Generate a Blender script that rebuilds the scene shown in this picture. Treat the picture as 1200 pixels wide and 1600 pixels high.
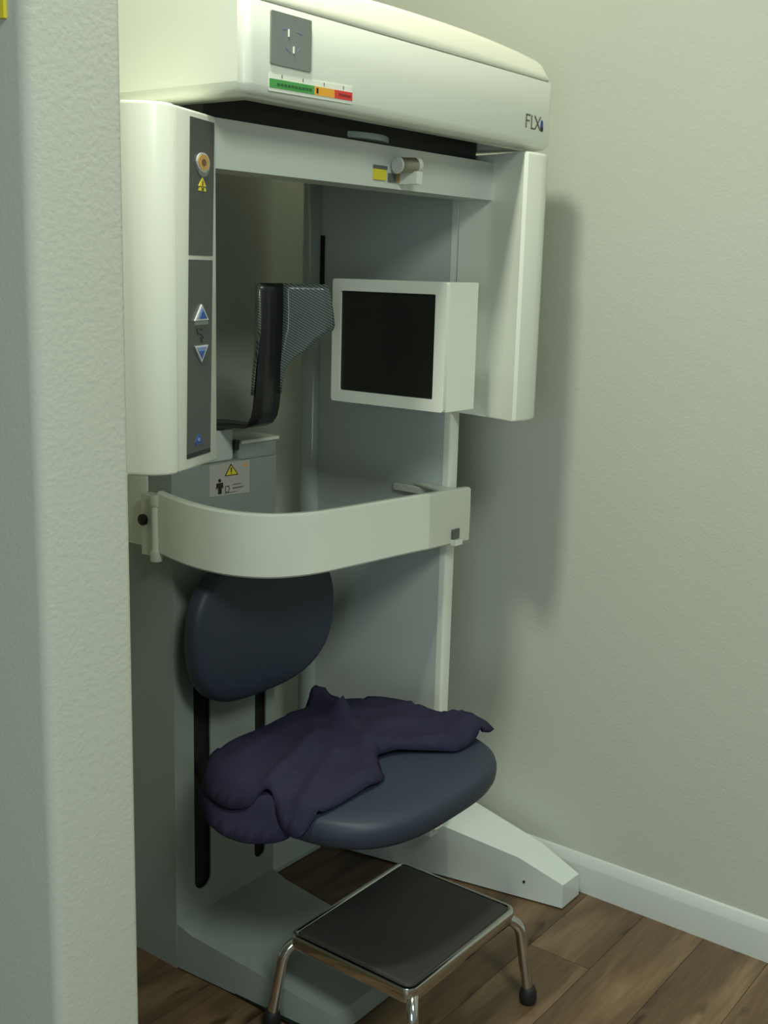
import bpy, bmesh, math, random
from mathutils import Vector, Matrix
from mathutils.geometry import delaunay_2d_cdt

for o in list(bpy.data.objects):
    bpy.data.objects.remove(o, do_unlink=True)
scene = bpy.context.scene
COL = scene.collection
random.seed(4)

# ------------------------------------------------------------------ camera
cam_data = bpy.data.cameras.new('camera')
cam = bpy.data.objects.new('camera', cam_data)
COL.objects.link(cam)
cam_data.sensor_fit = 'VERTICAL'
cam_data.sensor_height = 36.0
cam_data.lens = 40.64
cam_data.clip_start = 0.02
_r, _u, _f = Vector((0.6074, -0.7939, 0.0262)), Vector((0.148, 0.1456, 0.9782)), Vector((0.7805, 0.5903, -0.2059))
cam.matrix_world = Matrix(((_r.x, _u.x, -_f.x, 0), (_r.y, _u.y, -_f.y, 0), (_r.z, _u.z, -_f.z, 1.45), (0, 0, 0, 1)))
scene.camera = cam

# ------------------------------------------------------------------ world, lamps, exposure
world = bpy.data.worlds.new('world')
scene.world = world
world.use_nodes = True
bg = world.node_tree.nodes['Background']
bg.inputs[0].default_value = (0.80, 0.95, 0.94, 1)
bg.inputs[1].default_value = 0.24


def area(name, loc, aim, sx, sy, watts, col):
    l = bpy.data.lights.new(name, 'AREA')
    l.shape = 'RECTANGLE'
    l.size, l.size_y = sx, sy
    l.energy = watts
    l.color = col
    o = bpy.data.objects.new(name, l)
    COL.objects.link(o)
    o.location = loc
    o.rotation_euler = (Vector(aim) - Vector(loc)).to_track_quat('-Z', 'Y').to_euler()
    return o


area('ceiling_lamp', (0.96, 0.985, 2.93), (0.96, 0.985, 0), 0.18, 0.18, 33, (0.98, 1.0, 0.84))
area('ceiling_lamp', (0.15, -1.0, 2.93), (0.15, -1.0, 0), 0.6, 1.2, 72, (0.90, 1.0, 0.92))
area('daylight_fill', (-2.3, -0.6, 1.35), (2.3, 0.7, 0.7), 1.3, 1.5, 23, (0.76, 0.95, 1.0))  # unseen daylight fill, shifted behind left to lift the lower right wall

scene.view_settings.view_transform = 'Standard'
scene.view_settings.look = 'None'
scene.view_settings.exposure = -0.08
scene.view_settings.gamma = 1.0
scene.view_settings.use_curve_mapping = False


# ------------------------------------------------------------------ materials
def lin(c):
    c /= 255.0
    return c / 12.92 if c <= 0.04045 else ((c + 0.055) / 1.055) ** 2.4


def rgb(r, g, b):
    return (lin(r), lin(g), lin(b), 1)


def mat(name, col, rough=0.5, metal=0.0, bump=0.0, bscale=200.0, coat=0.0, var=0.0, vscale=4.0, spec=0.5, detail=3.0, bdist=0.002):
    m = bpy.data.materials.new(name)
    m.use_nodes = True
    nt = m.node_tree
    b = nt.nodes['Principled BSDF']
    b.inputs['Base Color'].default_value = col
    b.inputs['Roughness'].default_value = rough
    b.inputs['Metallic'].default_value = metal
    b.inputs['Coat Weight'].default_value = coat
    b.inputs['Coat Roughness'].default_value = 0.12
    b.inputs['Specular IOR Level'].default_value = spec
    tc = nt.nodes.new('ShaderNodeTexCoord')
    if var > 0:
        n = nt.nodes.new('ShaderNodeTexNoise')
        n.inputs['Scale'].default_value = vscale
        n.inputs['Detail'].default_value = 5
        mx = nt.nodes.new('ShaderNodeMix')
        mx.data_type = 'RGBA'
        mx.inputs[6].default_value = tuple(c * (1 - var) for c in col[:3]) + (1,)
        mx.inputs[7].default_value = tuple(min(1, c * (1 + var)) for c in col[:3]) + (1,)
        nt.links.new(tc.outputs['Object'], n.inputs['Vector'])
        nt.links.new(n.outputs['Fac'], mx.inputs[0])
        nt.links.new(mx.outputs[2], b.inputs['Base Color'])
    if bump > 0:
        n = nt.nodes.new('ShaderNodeTexNoise')
        n.inputs['Scale'].default_value = bscale
        n.inputs['Detail'].default_value = detail
        bp = nt.nodes.new('ShaderNodeBump')
        bp.inputs['Strength'].default_value = bump
        bp.inputs['Distance'].default_value = bdist
        nt.links.new(tc.outputs['Object'], n.inputs['Vector'])
        nt.links.new(n.outputs['Fac'], bp.inputs['Height'])
        nt.links.new(bp.outputs['Normal'], b.inputs['Normal'])
    return m


M = {}
M['wall'] = mat('wall_paint', rgb(187, 190, 177), 0.75, bump=0.16, bscale=150, detail=2.0, bdist=0.003, var=0.03, vscale=2.0)
M['ceiling'] = mat('ceiling_paint', rgb(225, 225, 218), 0.85, bump=0.2, bscale=90)
M['trim'] = mat('trim_paint', rgb(198, 203, 198), 0.35, var=0.02)
M['white'] = mat('cream_white_shell', rgb(226, 230, 216), 0.28, coat=0.3, var=0.012, bump=0.03, bscale=300)
M['cover'] = mat('top_cover_shell', rgb(238, 238, 218), 0.35, coat=0.2, var=0.01)
M['grey'] = mat('pale_grey_shell', rgb(186, 194, 188), 0.42, coat=0.15, var=0.02, bump=0.05, bscale=260)
M['barwhite'] = mat('gantry_bar_shell', rgb(206, 212, 202), 0.35, coat=0.2, var=0.015)
M['glossgrey'] = mat('gloss_grey_trim', rgb(176, 186, 182), 0.22, coat=0.6, var=0.02)
M['carbonshade'] = mat('shaded_carbon_pad', rgb(20, 21, 20), 0.4, coat=0.2, bump=0.1, bscale=500, var=0.1)  # spine and stem darkened to stand for their dimmer reflection
M['colgrey'] = mat('column_grey_shell', rgb(138, 147, 140), 0.45, coat=0.12, var=0.03, bump=0.05, bscale=260)
M['footwhite'] = mat('foot_gloss_white', rgb(214, 222, 216), 0.2, coat=0.5, var=0.015)
M['seam'] = mat('seam_gasket_grey', rgb(96, 98, 88), 0.6, var=0.03)
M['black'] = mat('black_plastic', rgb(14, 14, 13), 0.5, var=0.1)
M['slot'] = mat('slot_black_rubber', rgb(9, 9, 9), 0.8, var=0.1)
M['screen'] = mat('detector_window_black', rgb(18, 18, 16), 0.45, bump=0.1, bscale=900, var=0.12, vscale=60)
M['panel'] = mat('control_membrane_charcoal', rgb(66, 69, 66), 0.35, var=0.05, vscale=30)
M['vinyl'] = mat('navy_vinyl', rgb(46, 54, 67), 0.5, bump=0.12, bscale=700, var=0.06, vscale=10, spec=0.35)
M['under'] = mat('seat_pan_black', rgb(22, 23, 26), 0.6, var=0.1)
M['cloth'] = mat('dark_plum_fleece', rgb(43, 41, 62), 0.95, bump=0.6, bscale=420, var=0.16, vscale=26, spec=0.15)
M['chrome'] = mat('chrome', rgb(205, 205, 200), 0.14, metal=1.0, bump=0.02, bscale=60)
M['rubbertip'] = mat('rubber_tip_black', rgb(16, 16, 16), 0.6, var=0.1)
M['badge'] = mat('badge_brushed_silver', rgb(132, 138, 134), 0.35, metal=0.35, var=0.05, vscale=80)
M['label'] = mat('label_white', rgb(206, 205, 196), 0.5, var=0.02)
M['labelpink'] = mat('label_pale_pinkish', rgb(176, 172, 164), 0.5, var=0.02)
M['green'] = mat('print_green', rgb(70, 150, 74), 0.45, var=0.05)
M['greendk'] = mat('print_dark_green', rgb(36, 92, 44), 0.45, var=0.05)
M['orange'] = mat('print_orange', rgb(226, 160, 48), 0.45, var=0.05)
M['red'] = mat('print_red', rgb(206, 56, 52), 0.45, var=0.05)
M['reddk'] = mat('print_dark_red', rgb(140, 32, 34), 0.45, var=0.05)
M['yellow'] = mat('print_yellow', rgb(222, 206, 44), 0.45, var=0.04)
M['ink'] = mat('print_black', rgb(26, 26, 26), 0.5, var=0.05)
M['inkgrey'] = mat('print_grey', rgb(96, 96, 92), 0.5, var=0.05)
M['blue'] = mat('print_blue', rgb(40, 74, 150), 0.4, var=0.05)
M['bluelt'] = mat('print_light_blue', rgb(112, 138, 178), 0.4, var=0.05)
M['bluedk'] = mat('print_deep_blue', rgb(40, 66, 122), 0.4, var=0.05)
M['silver'] = mat('print_silver', rgb(196, 200, 200), 0.3, metal=0.2, var=0.03)
M['gold'] = mat('button_amber', rgb(186, 140, 52), 0.3, coat=0.5, var=0.06, vscale=60)
M['golddk'] = mat('button_dark_centre', rgb(92, 40, 18), 0.35, coat=0.5, var=0.06)
M['metal'] = mat('aluminium_turned', rgb(150, 148, 132), 0.3, metal=0.85, bump=0.05, bscale=300)
M['bracket'] = mat('bracket_pale_plastic', rgb(208, 212, 196), 0.4, coat=0.1, var=0.02)
M['floorbase'] = mat('floor_underlay', rgb(40, 32, 24), 0.9, var=0.1)


def carbon():
    m = mat('carbon_weave', rgb(40, 46, 44), 0.28, coat=0.6)
    nt = m.node_tree
    b = nt.nodes['Principled BSDF']
    tc = nt.nodes.new('ShaderNodeTexCoord')
    mp = nt.nodes.new('ShaderNodeMapping')
    mp.inputs['Rotation'].default_value = (0.0, math.radians(52), 0.0)
    w = nt.nodes.new('ShaderNodeTexWave')
    w.wave_type = 'BANDS'
    w.bands_direction = 'X'
    w.inputs['Scale'].default_value = 75
    w.inputs['Distortion'].default_value = 0.6
    rp = nt.nodes.new('ShaderNodeValToRGB')
    rp.color_ramp.elements[0].color = rgb(34, 40, 39)
    rp.color_ramp.elements[1].color = rgb(112, 124, 118)
    nt.links.new(tc.outputs['Object'], mp.inputs['Vector'])
    nt.links.new(mp.outputs['Vector'], w.inputs['Vector'])
    nt.links.new(w.outputs['Fac'], rp.inputs['Fac'])
    nt.links.new(rp.outputs['Color'], b.inputs['Base Color'])
    bp = nt.nodes.new('ShaderNodeBump')
    bp.inputs['Strength'].default_value = 0.15
    bp.inputs['Distance'].default_value = 0.001
    nt.links.new(w.outputs['Fac'], bp.inputs['Height'])
    nt.links.new(bp.outputs['Normal'], b.inputs['Normal'])
    return m


M['carbon'] = carbon()


def stoolmat():
    m = mat('ribbed_rubber_mat', rgb(46, 44, 42), 0.6, var=0.25, vscale=9)
    nt = m.node_tree
    b = nt.nodes['Principled BSDF']
    tc = nt.nodes.new('ShaderNodeTexCoord')
    w = nt.nodes.new('ShaderNodeTexWave')
    w.wave_type = 'BANDS'
    w.bands_direction = 'Y'
    w.inputs['Scale'].default_value = 90
    bp = nt.nodes.new('ShaderNodeBump')
    bp.inputs['Strength'].default_value = 0.5
    bp.inputs['Distance'].default_value = 0.0015
    nt.links.new(tc.outputs['Object'], w.inputs['Vector'])
    nt.links.new(w.outputs['Fac'], bp.inputs['Height'])
    nt.links.new(bp.outputs['Normal'], b.inputs['Normal'])
    return m


M['mat'] = stoolmat()


def woodmat():
    m = bpy.data.materials.new('brown_vinyl_plank')
    m.use_nodes = True
    nt = m.node_tree
    N, L = nt.nodes.new, nt.links.new
    b = nt.nodes['Principled BSDF']
    b.inputs['Roughness'].default_value = 0.42
    tc = N('ShaderNodeTexCoord')
    oi = N('ShaderNodeObjectInfo')
    mul = N('ShaderNodeMath'); mul.operation = 'MULTIPLY'; mul.inputs[1].default_value = 37.0
    L(oi.outputs['Random'], mul.inputs[0])
    cmb = N('ShaderNodeCombineXYZ')
    L(mul.outputs[0], cmb.inputs[0]); L(mul.outputs[0], cmb.inputs[1]); L(mul.outputs[0], cmb.inputs[2])
    add = N('ShaderNodeVectorMath'); add.operation = 'ADD'
    L(tc.outputs['Object'], add.inputs[0]); L(cmb.outputs[0], add.inputs[1])

    def noise(sx, sy, det, dist=0.0):
        mp = N('ShaderNodeMapping')
        mp.inputs['Scale'].default_value = (sx, sy, 1)
        L(add.outputs[0], mp.inputs['Vector'])
        n = N('ShaderNodeTexNoise')
        n.inputs['Scale'].default_value = 1
        n.inputs['Detail'].default_value = det
        n.inputs['Distortion'].default_value = dist
        L(mp.outputs[0], n.inputs['Vector'])
        return n
    n1 = noise(2.0, 9, 5, 0.8)
    n2 = noise(9, 130, 4, 0.4)
    n3 = noise(5.5, 17, 2, 0.3)
    r1 = N('ShaderNodeValToRGB')
    e = r1.color_ramp.elements
    e[0].position, e[0].color = 0.28, rgb(98, 78, 56)
    e[1].position, e[1].color = 0.72, rgb(158, 132, 98)
    em = r1.color_ramp.elements.new(0.5); em.color = rgb(116, 92, 66)
    L(n1.outputs['Fac'], r1.inputs['Fac'])
    mx = N('ShaderNodeMix'); mx.data_type = 'RGBA'; mx.blend_type = 'MULTIPLY'
    mx.inputs[0].default_value = 0.45
    r2 = N('ShaderNodeValToRGB')
    r2.color_ramp.elements[0].position = 0.3; r2.color_ramp.elements[0].color = (0.45, 0.43, 0.40, 1)
    r2.color_ramp.elements[1].position = 0.65; r2.color_ramp.elements[1].color = (1, 1, 1, 1)
    L(n2.outputs['Fac'], r2.inputs['Fac'])
    L(r1.outputs['Color'], mx.inputs[6]); L(r2.outputs['Color'], mx.inputs[7])
    # dark knots
    r3 = N('ShaderNodeValToRGB')
    r3.color_ramp.elements[0].position = 0.63; r3.color_ramp.elements[0].color = (1, 1, 1, 1)
    r3.color_ramp.elements[1].position = 0.72; r3.color_ramp.elements[1].color = (0.22, 0.18, 0.15, 1)
    L(n3.outputs['Fac'], r3.inputs['Fac'])
    mk = N('ShaderNodeMix'); mk.data_type = 'RGBA'; mk.blend_type = 'MULTIPLY'; mk.inputs[0].default_value = 0.9
    L(mx.outputs[2], mk.inputs[6]); L(r3.outputs['Color'], mk.inputs[7])
    # per plank tone
    mr = N('ShaderNodeMapRange')
    mr.inputs['To Min'].default_value = 0.58; mr.inputs['To Max'].default_value = 0.82
    L(oi.outputs['Random'], mr.inputs['Value'])
    vm = N('ShaderNodeVectorMath'); vm.operation = 'SCALE'
    L(mk.outputs[2], vm.inputs[0]); L(mr.outputs[0], vm.inputs['Scale'])
    L(vm.outputs[0], b.inputs['Base Color'])
    bp = N('ShaderNodeBump'); bp.inputs['Strength'].default_value = 0.15; bp.inputs['Distance'].default_value = 0.001
    L(n2.outputs['Fac'], bp.inputs['Height']); L(bp.outputs['Normal'], b.inputs['Normal'])
    return m


M['wood'] = woodmat()


# ------------------------------------------------------------------ mesh helpers
def obj(name, bm, m, parent=None, smooth=True, ang=35):
    bmesh.ops.recalc_face_normals(bm, faces=bm.faces)
    me = bpy.data.meshes.new(name)
    bm.to_mesh(me)
    bm.free()
    me.materials.append(M[m] if isinstance(m, str) else m)
    if smooth:
        for p in me.polygons:
            p.use_smooth = True
        me.set_sharp_from_angle(angle=math.radians(ang))
    o = bpy.data.objects.new(name, me)
    COL.objects.link(o)
    if parent is not None:
        o.parent = parent
    return o


def tag(o, label=None, cat=None, group=None, kind=None):
    if label: o['label'] = label
    if cat: o['category'] = cat
    if group: o['group'] = group
    if kind: o['kind'] = kind
    return o


def empty(name, loc=(0, 0, 0)):
    o = bpy.data.objects.new(name, None)
    o.empty_display_size = 0.1
    COL.objects.link(o)
    return o


def bevel(bm, r, seg=3, edges=None, ang=25):
    if edges is None:
        edges = [e for e in bm.edges if len(e.link_faces) == 2 and e.calc_face_angle(0) > math.radians(ang)]
    if edges and r > 0:
        bmesh.ops.bevel(bm, geom=edges, offset=r, segments=seg, profile=0.5, affect='EDGES', clamp_overlap=True)


def add_box(bm, x0, x1, y0, y1, z0, z1):
    v = [bm.verts.new(p) for p in ((x0, y0, z0), (x1, y0, z0), (x1, y1, z0), (x0, y1, z0),
                                   (x0, y0, z1), (x1, y0, z1), (x1, y1, z1), (x0, y1, z1))]
    for f in ((3, 2, 1, 0), (4, 5, 6, 7), (0, 1, 5, 4), (1, 2, 6, 5), (2, 3, 7, 6), (3, 0, 4, 7)):
        bm.faces.new([v[i] for i in f])
    return v


def box(x0, x1, y0, y1, z0, z1, r=0.0, seg=2):
    bm = bmesh.new()
    add_box(bm, x0, x1, y0, y1, z0, z1)
    bevel(bm, r, seg)
    return bm


def prism(poly, z0, z1, r=0.0, seg=3, mapf=None):
    """polygon in plan extruded from z0 to z1; only the rim edges are bevelled"""
    bm = bmesh.new()
    a = [bm.verts.new((p[0], p[1], z0)) for p in poly]
    b = [bm.verts.new((p[0], p[1], z1)) for p in poly]
    n = len(poly)
    fb = bm.faces.new(a[::-1]); ft = bm.faces.new(b)
    for i in range(n):
        bm.faces.new((a[i], a[(i + 1) % n], b[(i + 1) % n], b[i]))
    if r > 0:
        bevel(bm, r, seg, list(set(fb.edges) | set(ft.edges)))
    if mapf:
        for v in bm.verts:
            v.co = Vector(mapf(*v.co))
    return bm


def rrect(x0, x1, y0, y1, r, n=6):
    if not isinstance(r, (tuple, list)):
        r = (r, r, r, r)
    out = []
    for (cx, cy, a0, q) in ((x0 + r[0], y0 + r[0], 180, r[0]), (x1 - r[1], y0 + r[1], 270, r[1]),
                            (x1 - r[2], y1 - r[2], 0, r[2]), (x0 + r[3], y1 - r[3], 90, r[3])):
        if q <= 0:
            out.append((cx, cy)); continue
        for k in range(n + 1):
            a = math.radians(a0 + 90 * k / n)
            out.append((cx + q * math.cos(a), cy + q * math.sin(a)))
    return out


def inset_poly(poly, d):
    n = len(poly)
    cx = sum(p[0] for p in poly) / n
    cy = sum(p[1] for p in poly) / n
    out = []
    for i in range(n):
        p0, p1, p2 = Vector(poly[i - 1]), Vector(poly[i]), Vector(poly[(i + 1) % n])
        t = (p2 - p0)
        if t.length < 1e-9:
            out.append(poly[i]); continue
        nrm = Vector((-t.y, t.x)).normalized()
        out.append(tuple(p1 + nrm * d))
    return out


def loft(rings, cap=True):
    bm = bmesh.new()
    R = [[bm.verts.new(p) for p in ring] for ring in rings]
    n = len(R[0])
    for a, b in zip(R, R[1:]):
        for i in range(n):
            bm.faces.new((a[i], a[(i + 1) % n], b[(i + 1) % n], b[i]))
    if cap:
        for ring in (R[0], R[-1]):
            c = bm.verts.new(sum((v.co for v in ring), Vector()) / n)
            for i in range(n):
                bm.faces.new((ring[i], ring[(i + 1) % n], c))
    return bm


def catmull(pts, k=6, closed=False):
    P = [Vector(p) for p in pts]
    n = len(P)
    out = []
    for i in range(n if closed else n - 1):
        if closed:
            a, b, c, d = P[i - 1], P[i], P[(i + 1) % n], P[(i + 2) % n]
        else:
            a, b, c, d = P[max(i - 1, 0)], P[i], P[i + 1], P[min(i + 2, n - 1)]
        for j in range(k):
            t = j / k
            out.append(0.5 * ((2 * b) + (c - a) * t + (2 * a - 5 * b + 4 * c - d) * t * t + (3 * b - a - 3 * c + d) * t ** 3))
    if not closed:
        out.append(P[-1])
    return out


def tube(pts, rad, seg=12):
    P = [Vector(p) for p in pts]
    rings = []
    up = None
    for i, p in enumerate(P):
        t = (P[min(i + 1, len(P) - 1)] - P[max(i - 1, 0)]).normalized()
        if up is None:
            up = t.orthogonal().normalized()
        up = (up - t * up.dot(t)).normalized()
        s = t.cross(up)
        r = rad[i] if isinstance(rad, (list, tuple)) else rad
        rings.append([p + (up * math.cos(2 * math.pi * k / seg) + s * math.sin(2 * math.pi * k / seg)) * r for k in range(seg)])
    return loft(rings)


def cyl(p0, p1, r, seg=24, r2=None, bev=0.0):
    P0, P1 = Vector(p0), Vector(p1)
    d = (P1 - P0)
    L = d.length
    r2 = r if r2 is None else r2
    if bev > 0:
        u = d.normalized()
        return tube([P0, P0 + u * bev * 0.3, P0 + u * bev, P1 - u * bev, P1 - u * bev * 0.3, P1], [r - bev, r - bev * 0.3, r, r2, r2 - bev * 0.3, r2 - bev], seg)
    return tube([P0, P1], [r, r2], seg)


def flat(poly, o, ex, ez, t0, t1):
    """thin plate: polygon (s, t) on the plane through o spanned by ex and ez, from t0 to t1 along the outward normal"""
    o, ex, ez = Vector(o), Vector(ex).normalized(), Vector(ez).normalized()
    n = ex.cross(ez)
    bm = bmesh.new()
    a = [bm.verts.new(o + ex * p[0] + ez * p[1] + n * t0) for p in poly]
    b = [bm.verts.new(o + ex * p[0] + ez * p[1] + n * t1) for p in poly]
    k = len(poly)
    bm.faces.new(a[::-1]); bm.faces.new(b)
    for i in range(k):
        bm.faces.new((a[i], a[(i + 1) % k], b[(i + 1) % k], b[i]))
    return bm


def strokes(segs, w, o, ex, ez, t0, t1):
    bm = bmesh.new()
    o, ex, ez = Vector(o), Vector(ex).normalized(), Vector(ez).normalized()
    n = ex.cross(ez)
    for s in segs:
        p, q = Vector(s[0]), Vector(s[1])
        ww = s[2] if len(s) > 2 else w
        d = (q - p).normalized() * ww * 0.5
        e = Vector((-d.y, d.x))
        c = (p - d * 0.6 - e, q + d * 0.6 - e, q + d * 0.6 + e, p - d * 0.6 + e)
        a = [bm.verts.new(o + ex * k.x + ez * k.y + n * t0) for k in c]
        b = [bm.verts.new(o + ex * k.x + ez * k.y + n * t1) for k in c]
        bm.faces.new(a[::-1]); bm.faces.new(b)
        for i in range(4):
            bm.faces.new((a[i], a[(i + 1) % 4], b[(i + 1) % 4], b[i]))
    return bm


def circ(cx, cy, r, n=24, ry=None):
    ry = ry or r
    return [(cx + r * math.cos(2 * math.pi * k / n), cy + ry * math.sin(2 * math.pi * k / n)) for k in range(n)]


def holed(outer, holes, o, ex, ez, t0, t1):
    """plate with real holes"""
    o, ex, ez = Vector(o), Vector(ex).normalized(), Vector(ez).normalized()
    nrm = ex.cross(ez)
    vs, es = [], []
    loops = [outer] + holes
    for lp in loops:
        b = len(vs)
        vs += [Vector(p) for p in lp]
        es += [(b + i, b + (i + 1) % len(lp)) for i in range(len(lp))]
    V, Eo, F, *_ = delaunay_2d_cdt(vs, es, [], 1, 1e-6)

    def inside(p, lp):
        c = False
        j = len(lp) - 1
        for i in range(len(lp)):
            if (lp[i][1] > p[1]) != (lp[j][1] > p[1]) and p[0] < (lp[j][0] - lp[i][0]) * (p[1] - lp[i][1]) / (lp[j][1] - lp[i][1]) + lp[i][0]:
                c = not c
            j = i
        return c
    bm = bmesh.new()
    A = [bm.verts.new(o + ex * v.x + ez * v.y + nrm * t1) for v in V]
    faces = []
    for f in F:
        c = sum((V[i] for i in f), Vector((0, 0))) / len(f)
        if any(inside(c, h) for h in holes):
            continue
        faces.append(bm.faces.new([A[i] for i in f]))
    ret = bmesh.ops.extrude_face_region(bm, geom=faces)
    for g in ret['geom']:
        if isinstance(g, bmesh.types.BMVert):
            g.co += nrm * (t0 - t1)
    bmesh.ops.delete(bm, geom=[v for v in bm.verts if not v.link_faces], context='VERTS')
    return bm


def superell(hx, hy, n=2.8, k=56, taper=0.0):
    out = []
    for i in range(k):
        a = 2 * math.pi * i / k
        c, s = math.cos(a), math.sin(a)
        x = hx * math.copysign(abs(c) ** (2 / n), c)
        y = hy * math.copysign(abs(s) ** (2 / n), s)
        out.append((x * (1 + taper * y / hy), y))
    return out


X, Y, Z = Vector((1, 0, 0)), Vector((0, 1, 0)), Vector((0, 0, 1))

# ------------------------------------------------------------------ the setting
XW = 2.33      # right wall
YB = 1.93      # back wall
CZ = 3.0
fl = obj('floor', box(-2.6, XW + 0.1, -2.6, YB + 0.1, -0.06, -0.006), 'floorbase', smooth=False)
tag(fl, 'brown wood-look plank floor in front of the white scanner', kind='structure')
PW = 0.145
plank_me = {}


def plank(x0, x1, y0):
    L = round(x1 - x0, 3)
    if L not in plank_me:
        bm = box(0, L - 0.0012, 0, PW - 0.0012, -0.008, 0.0, 0.0012, 1)
        bmesh.ops.recalc_face_normals(bm, faces=bm.faces)
        me = bpy.data.meshes.new('plank')
        bm.to_mesh(me); bm.free()
        me.materials.append(M['wood'])
        plank_me[L] = me
    o = bpy.data.objects.new('plank', plank_me[L])
    COL.objects.link(o)
    o.location = (x0, y0, 0)
    o.parent = fl


row0 = 0.8215
offs = [0.33, 0.9455, 0.18, 0.62, 1.05, 0.42, 0.80, 0.26]
for i in range(-12, 8):
    y0 = row0 + i * PW
    if y0 > YB:
        continue
    x = -1.1 + offs[i % 8] - 1.1
    while x < XW + 0.02:
        xe = min(x + 1.1, XW + 0.03)
        if xe > -1.2 and xe - x > 0.02:
            plank(round(x, 3), round(xe, 3), y0)
        x += 1.1

tag(obj('wall_right', box(XW, XW + 0.1, -1.6, YB + 0.1, -0.02, CZ), 'wall', smooth=False), 'grey beige textured wall on the right of the scanner', kind='structure')
tag(obj('wall_back', box(0.94, XW, YB, YB + 0.1, -0.02, CZ), 'wall', smooth=False), 'grey beige wall behind the scanner', kind='structure')
tag(obj('wall_left', prism(rrect(0.813, 0.948, 1.118, YB + 0.1, (0.016, 0.010, 0, 0)), -0.02, CZ), 'wall', ang=60), 'near end of a textured partition wall with rounded corner', kind='structure')
tag(obj('ceiling', box(-2.6, XW + 0.1, -2.6, YB + 0.1, CZ, CZ + 0.05), 'ceiling', smooth=False), 'white ceiling above the scanner alcove', kind='structure')


def baseboard(name, p0, p1, out, label):
    """moulded skirting from p0 to p1 standing out along 'out'"""
    prof = [(0, 0), (0.015, 0), (0.015, 0.066), (0.0142, 0.070), (0.0055, 0.0885), (0.0035, 0.091), (0, 0.0925)]
    P0, P1, O = Vector(p0), Vector(p1), Vector(out)
    bm = loft([[P0 + O * a + Z * b for a, b in prof], [P1 + O * a + Z * b for a, b in prof]])
    tag(obj(name, bm, 'trim', ang=50), label, kind='structure')


baseboard('baseboard_right', (XW, -1.6, 0), (XW, YB, 0), (-1, 0, 0), 'white moulded baseboard along the right wall')
baseboard('baseboard_back', (0.948, YB, 0), (XW - 0.015, YB, 0), (0, -1, 0), 'white moulded baseboard along the back wall')

# ------------------------------------------------------------------ the scanner
S = empty('dental_scanner')
tag(S, 'cream white dental cone beam scanner with overhead gantry and blue seat', 'scanner')

# overhead beam
BX0, BX1, BY0, BY1 = 1.238, 2.105, 1.20, 1.85
plan = rrect(BX0, BX1, BY0, BY1, (0.016, 0.016, 0.03, 0.03), 6)


def plan_in(d):
    return rrect(BX0 + d, BX1 - d, BY0 + d, BY1 - d, (max(0.016 - d, .004), max(0.016 - d, .004), max(0.03 - d, .004), max(0.03 - d, .004)), 6)


rings = []
for d, z in ((0.075, 1.742), (0.062, 1.741), (0.058, 1.735), (0.054, 1.690), (0.048, 1.686), (0.024, 1.686), (0.016, 1.6865), (0.008, 1.689), (0.0025, 1.694), (0.0, 1.703), (0.0, 1.760), (0.0, 1.812), (0.0015, 1.8145), (0.006, 1.815)):
    rings.append([(x, y, z) for x, y in plan_in(d)])
beam = obj('overhead_beam', loft(rings), 'white', S, ang=50)


def crown(x):
    return 0.021 * (1 - abs((x - 1.672) / 0.44) ** 2.4)


rings = []
for d, z, k in ((0.006, 1.8155, 0), (0.0015, 1.8165, 0), (0.0, 1.819, 0.02), (0.003, 1.826, .3), (0.010, 1.840, .8), (0.017, 1.8465, 1), (0.03, 1.849, 1), (0.1, 1.850, 1), (0.2, 1.851, 1), (0.3, 1.851, 1)):
    pl_ = rrect(BX0 + d, BX1 - d, BY0 + d, BY1 - d, 0.03 if d < 0.1 else 0.02, 10)
    # denser sampling along the long sides so that the crown curves
    dense = []
    for i in range(len(pl_)):
        a, b = Vector(pl_[i]), Vector(pl_[(i + 1) % len(pl_)])
        m = 10 if i % 11 == 10 else 1
        for j in range(m):
            dense.append(a.lerp(b, j / m))
    rings.append([(p.x, p.y, z + k * crown(p.x)) for p in dense])
obj('top_cover', loft(rings), 'cover', S, ang=50)
obj('end_plate', prism(rrect(BX0 - 0.0002, BX0 + 0.03, BY0 + 0.0165, BY1 - 0.03, 0.0), 1.704, 1.862), 'white', beam, smooth=False)
obj('seam', prism(plan_in(0.005), 1.8146, 1.8160), 'seam', beam, smooth=False)

# badge, dose scale sticker and lettering on the beam
FY = 1.2
bd = obj('badge', flat(rrect(1.287, 1.374, 1.733, 1.805, 0.002), (0, FY, 0), X, Z, 0, 0.003), 'badge', beam)
cx, cz = 1.331, 1.771
for e in ([((cx - .022, cz + .012), (cx - .010, cz + .014))], [((cx + .010, cz + .013), (cx + .022, cz + .011))], [((cx - .022, cz + .010), (cx - .022, cz + .002))], [((cx - .014, cz - .012), (cx - .002, cz - .018))], [((cx + .012, cz - .014), (cx + .018, cz - .008))]):
    obj('emblem_line', strokes(e, 0.0009, (0, FY, 0), X, Z, 0.003, 0.0034), 'bluelt', beam, smooth=False)
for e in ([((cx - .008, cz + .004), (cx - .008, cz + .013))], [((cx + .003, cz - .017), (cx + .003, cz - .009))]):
    obj('glint_speck', strokes(e, 0.0022, (0, FY, 0), X, Z, 0.003, 0.0045), 'cover', beam, smooth=False)  # pale specks stand in for lamp reflections on the badge
st = obj('dose_sticker', flat([(1.285, 1.696), (1.474, 1.700), (1.474, 1.7255), (1.285, 1.7195)], (0, FY, 0), X, Z, 0.0001, 0.0010), 'white', beam, smooth=False)


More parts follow.
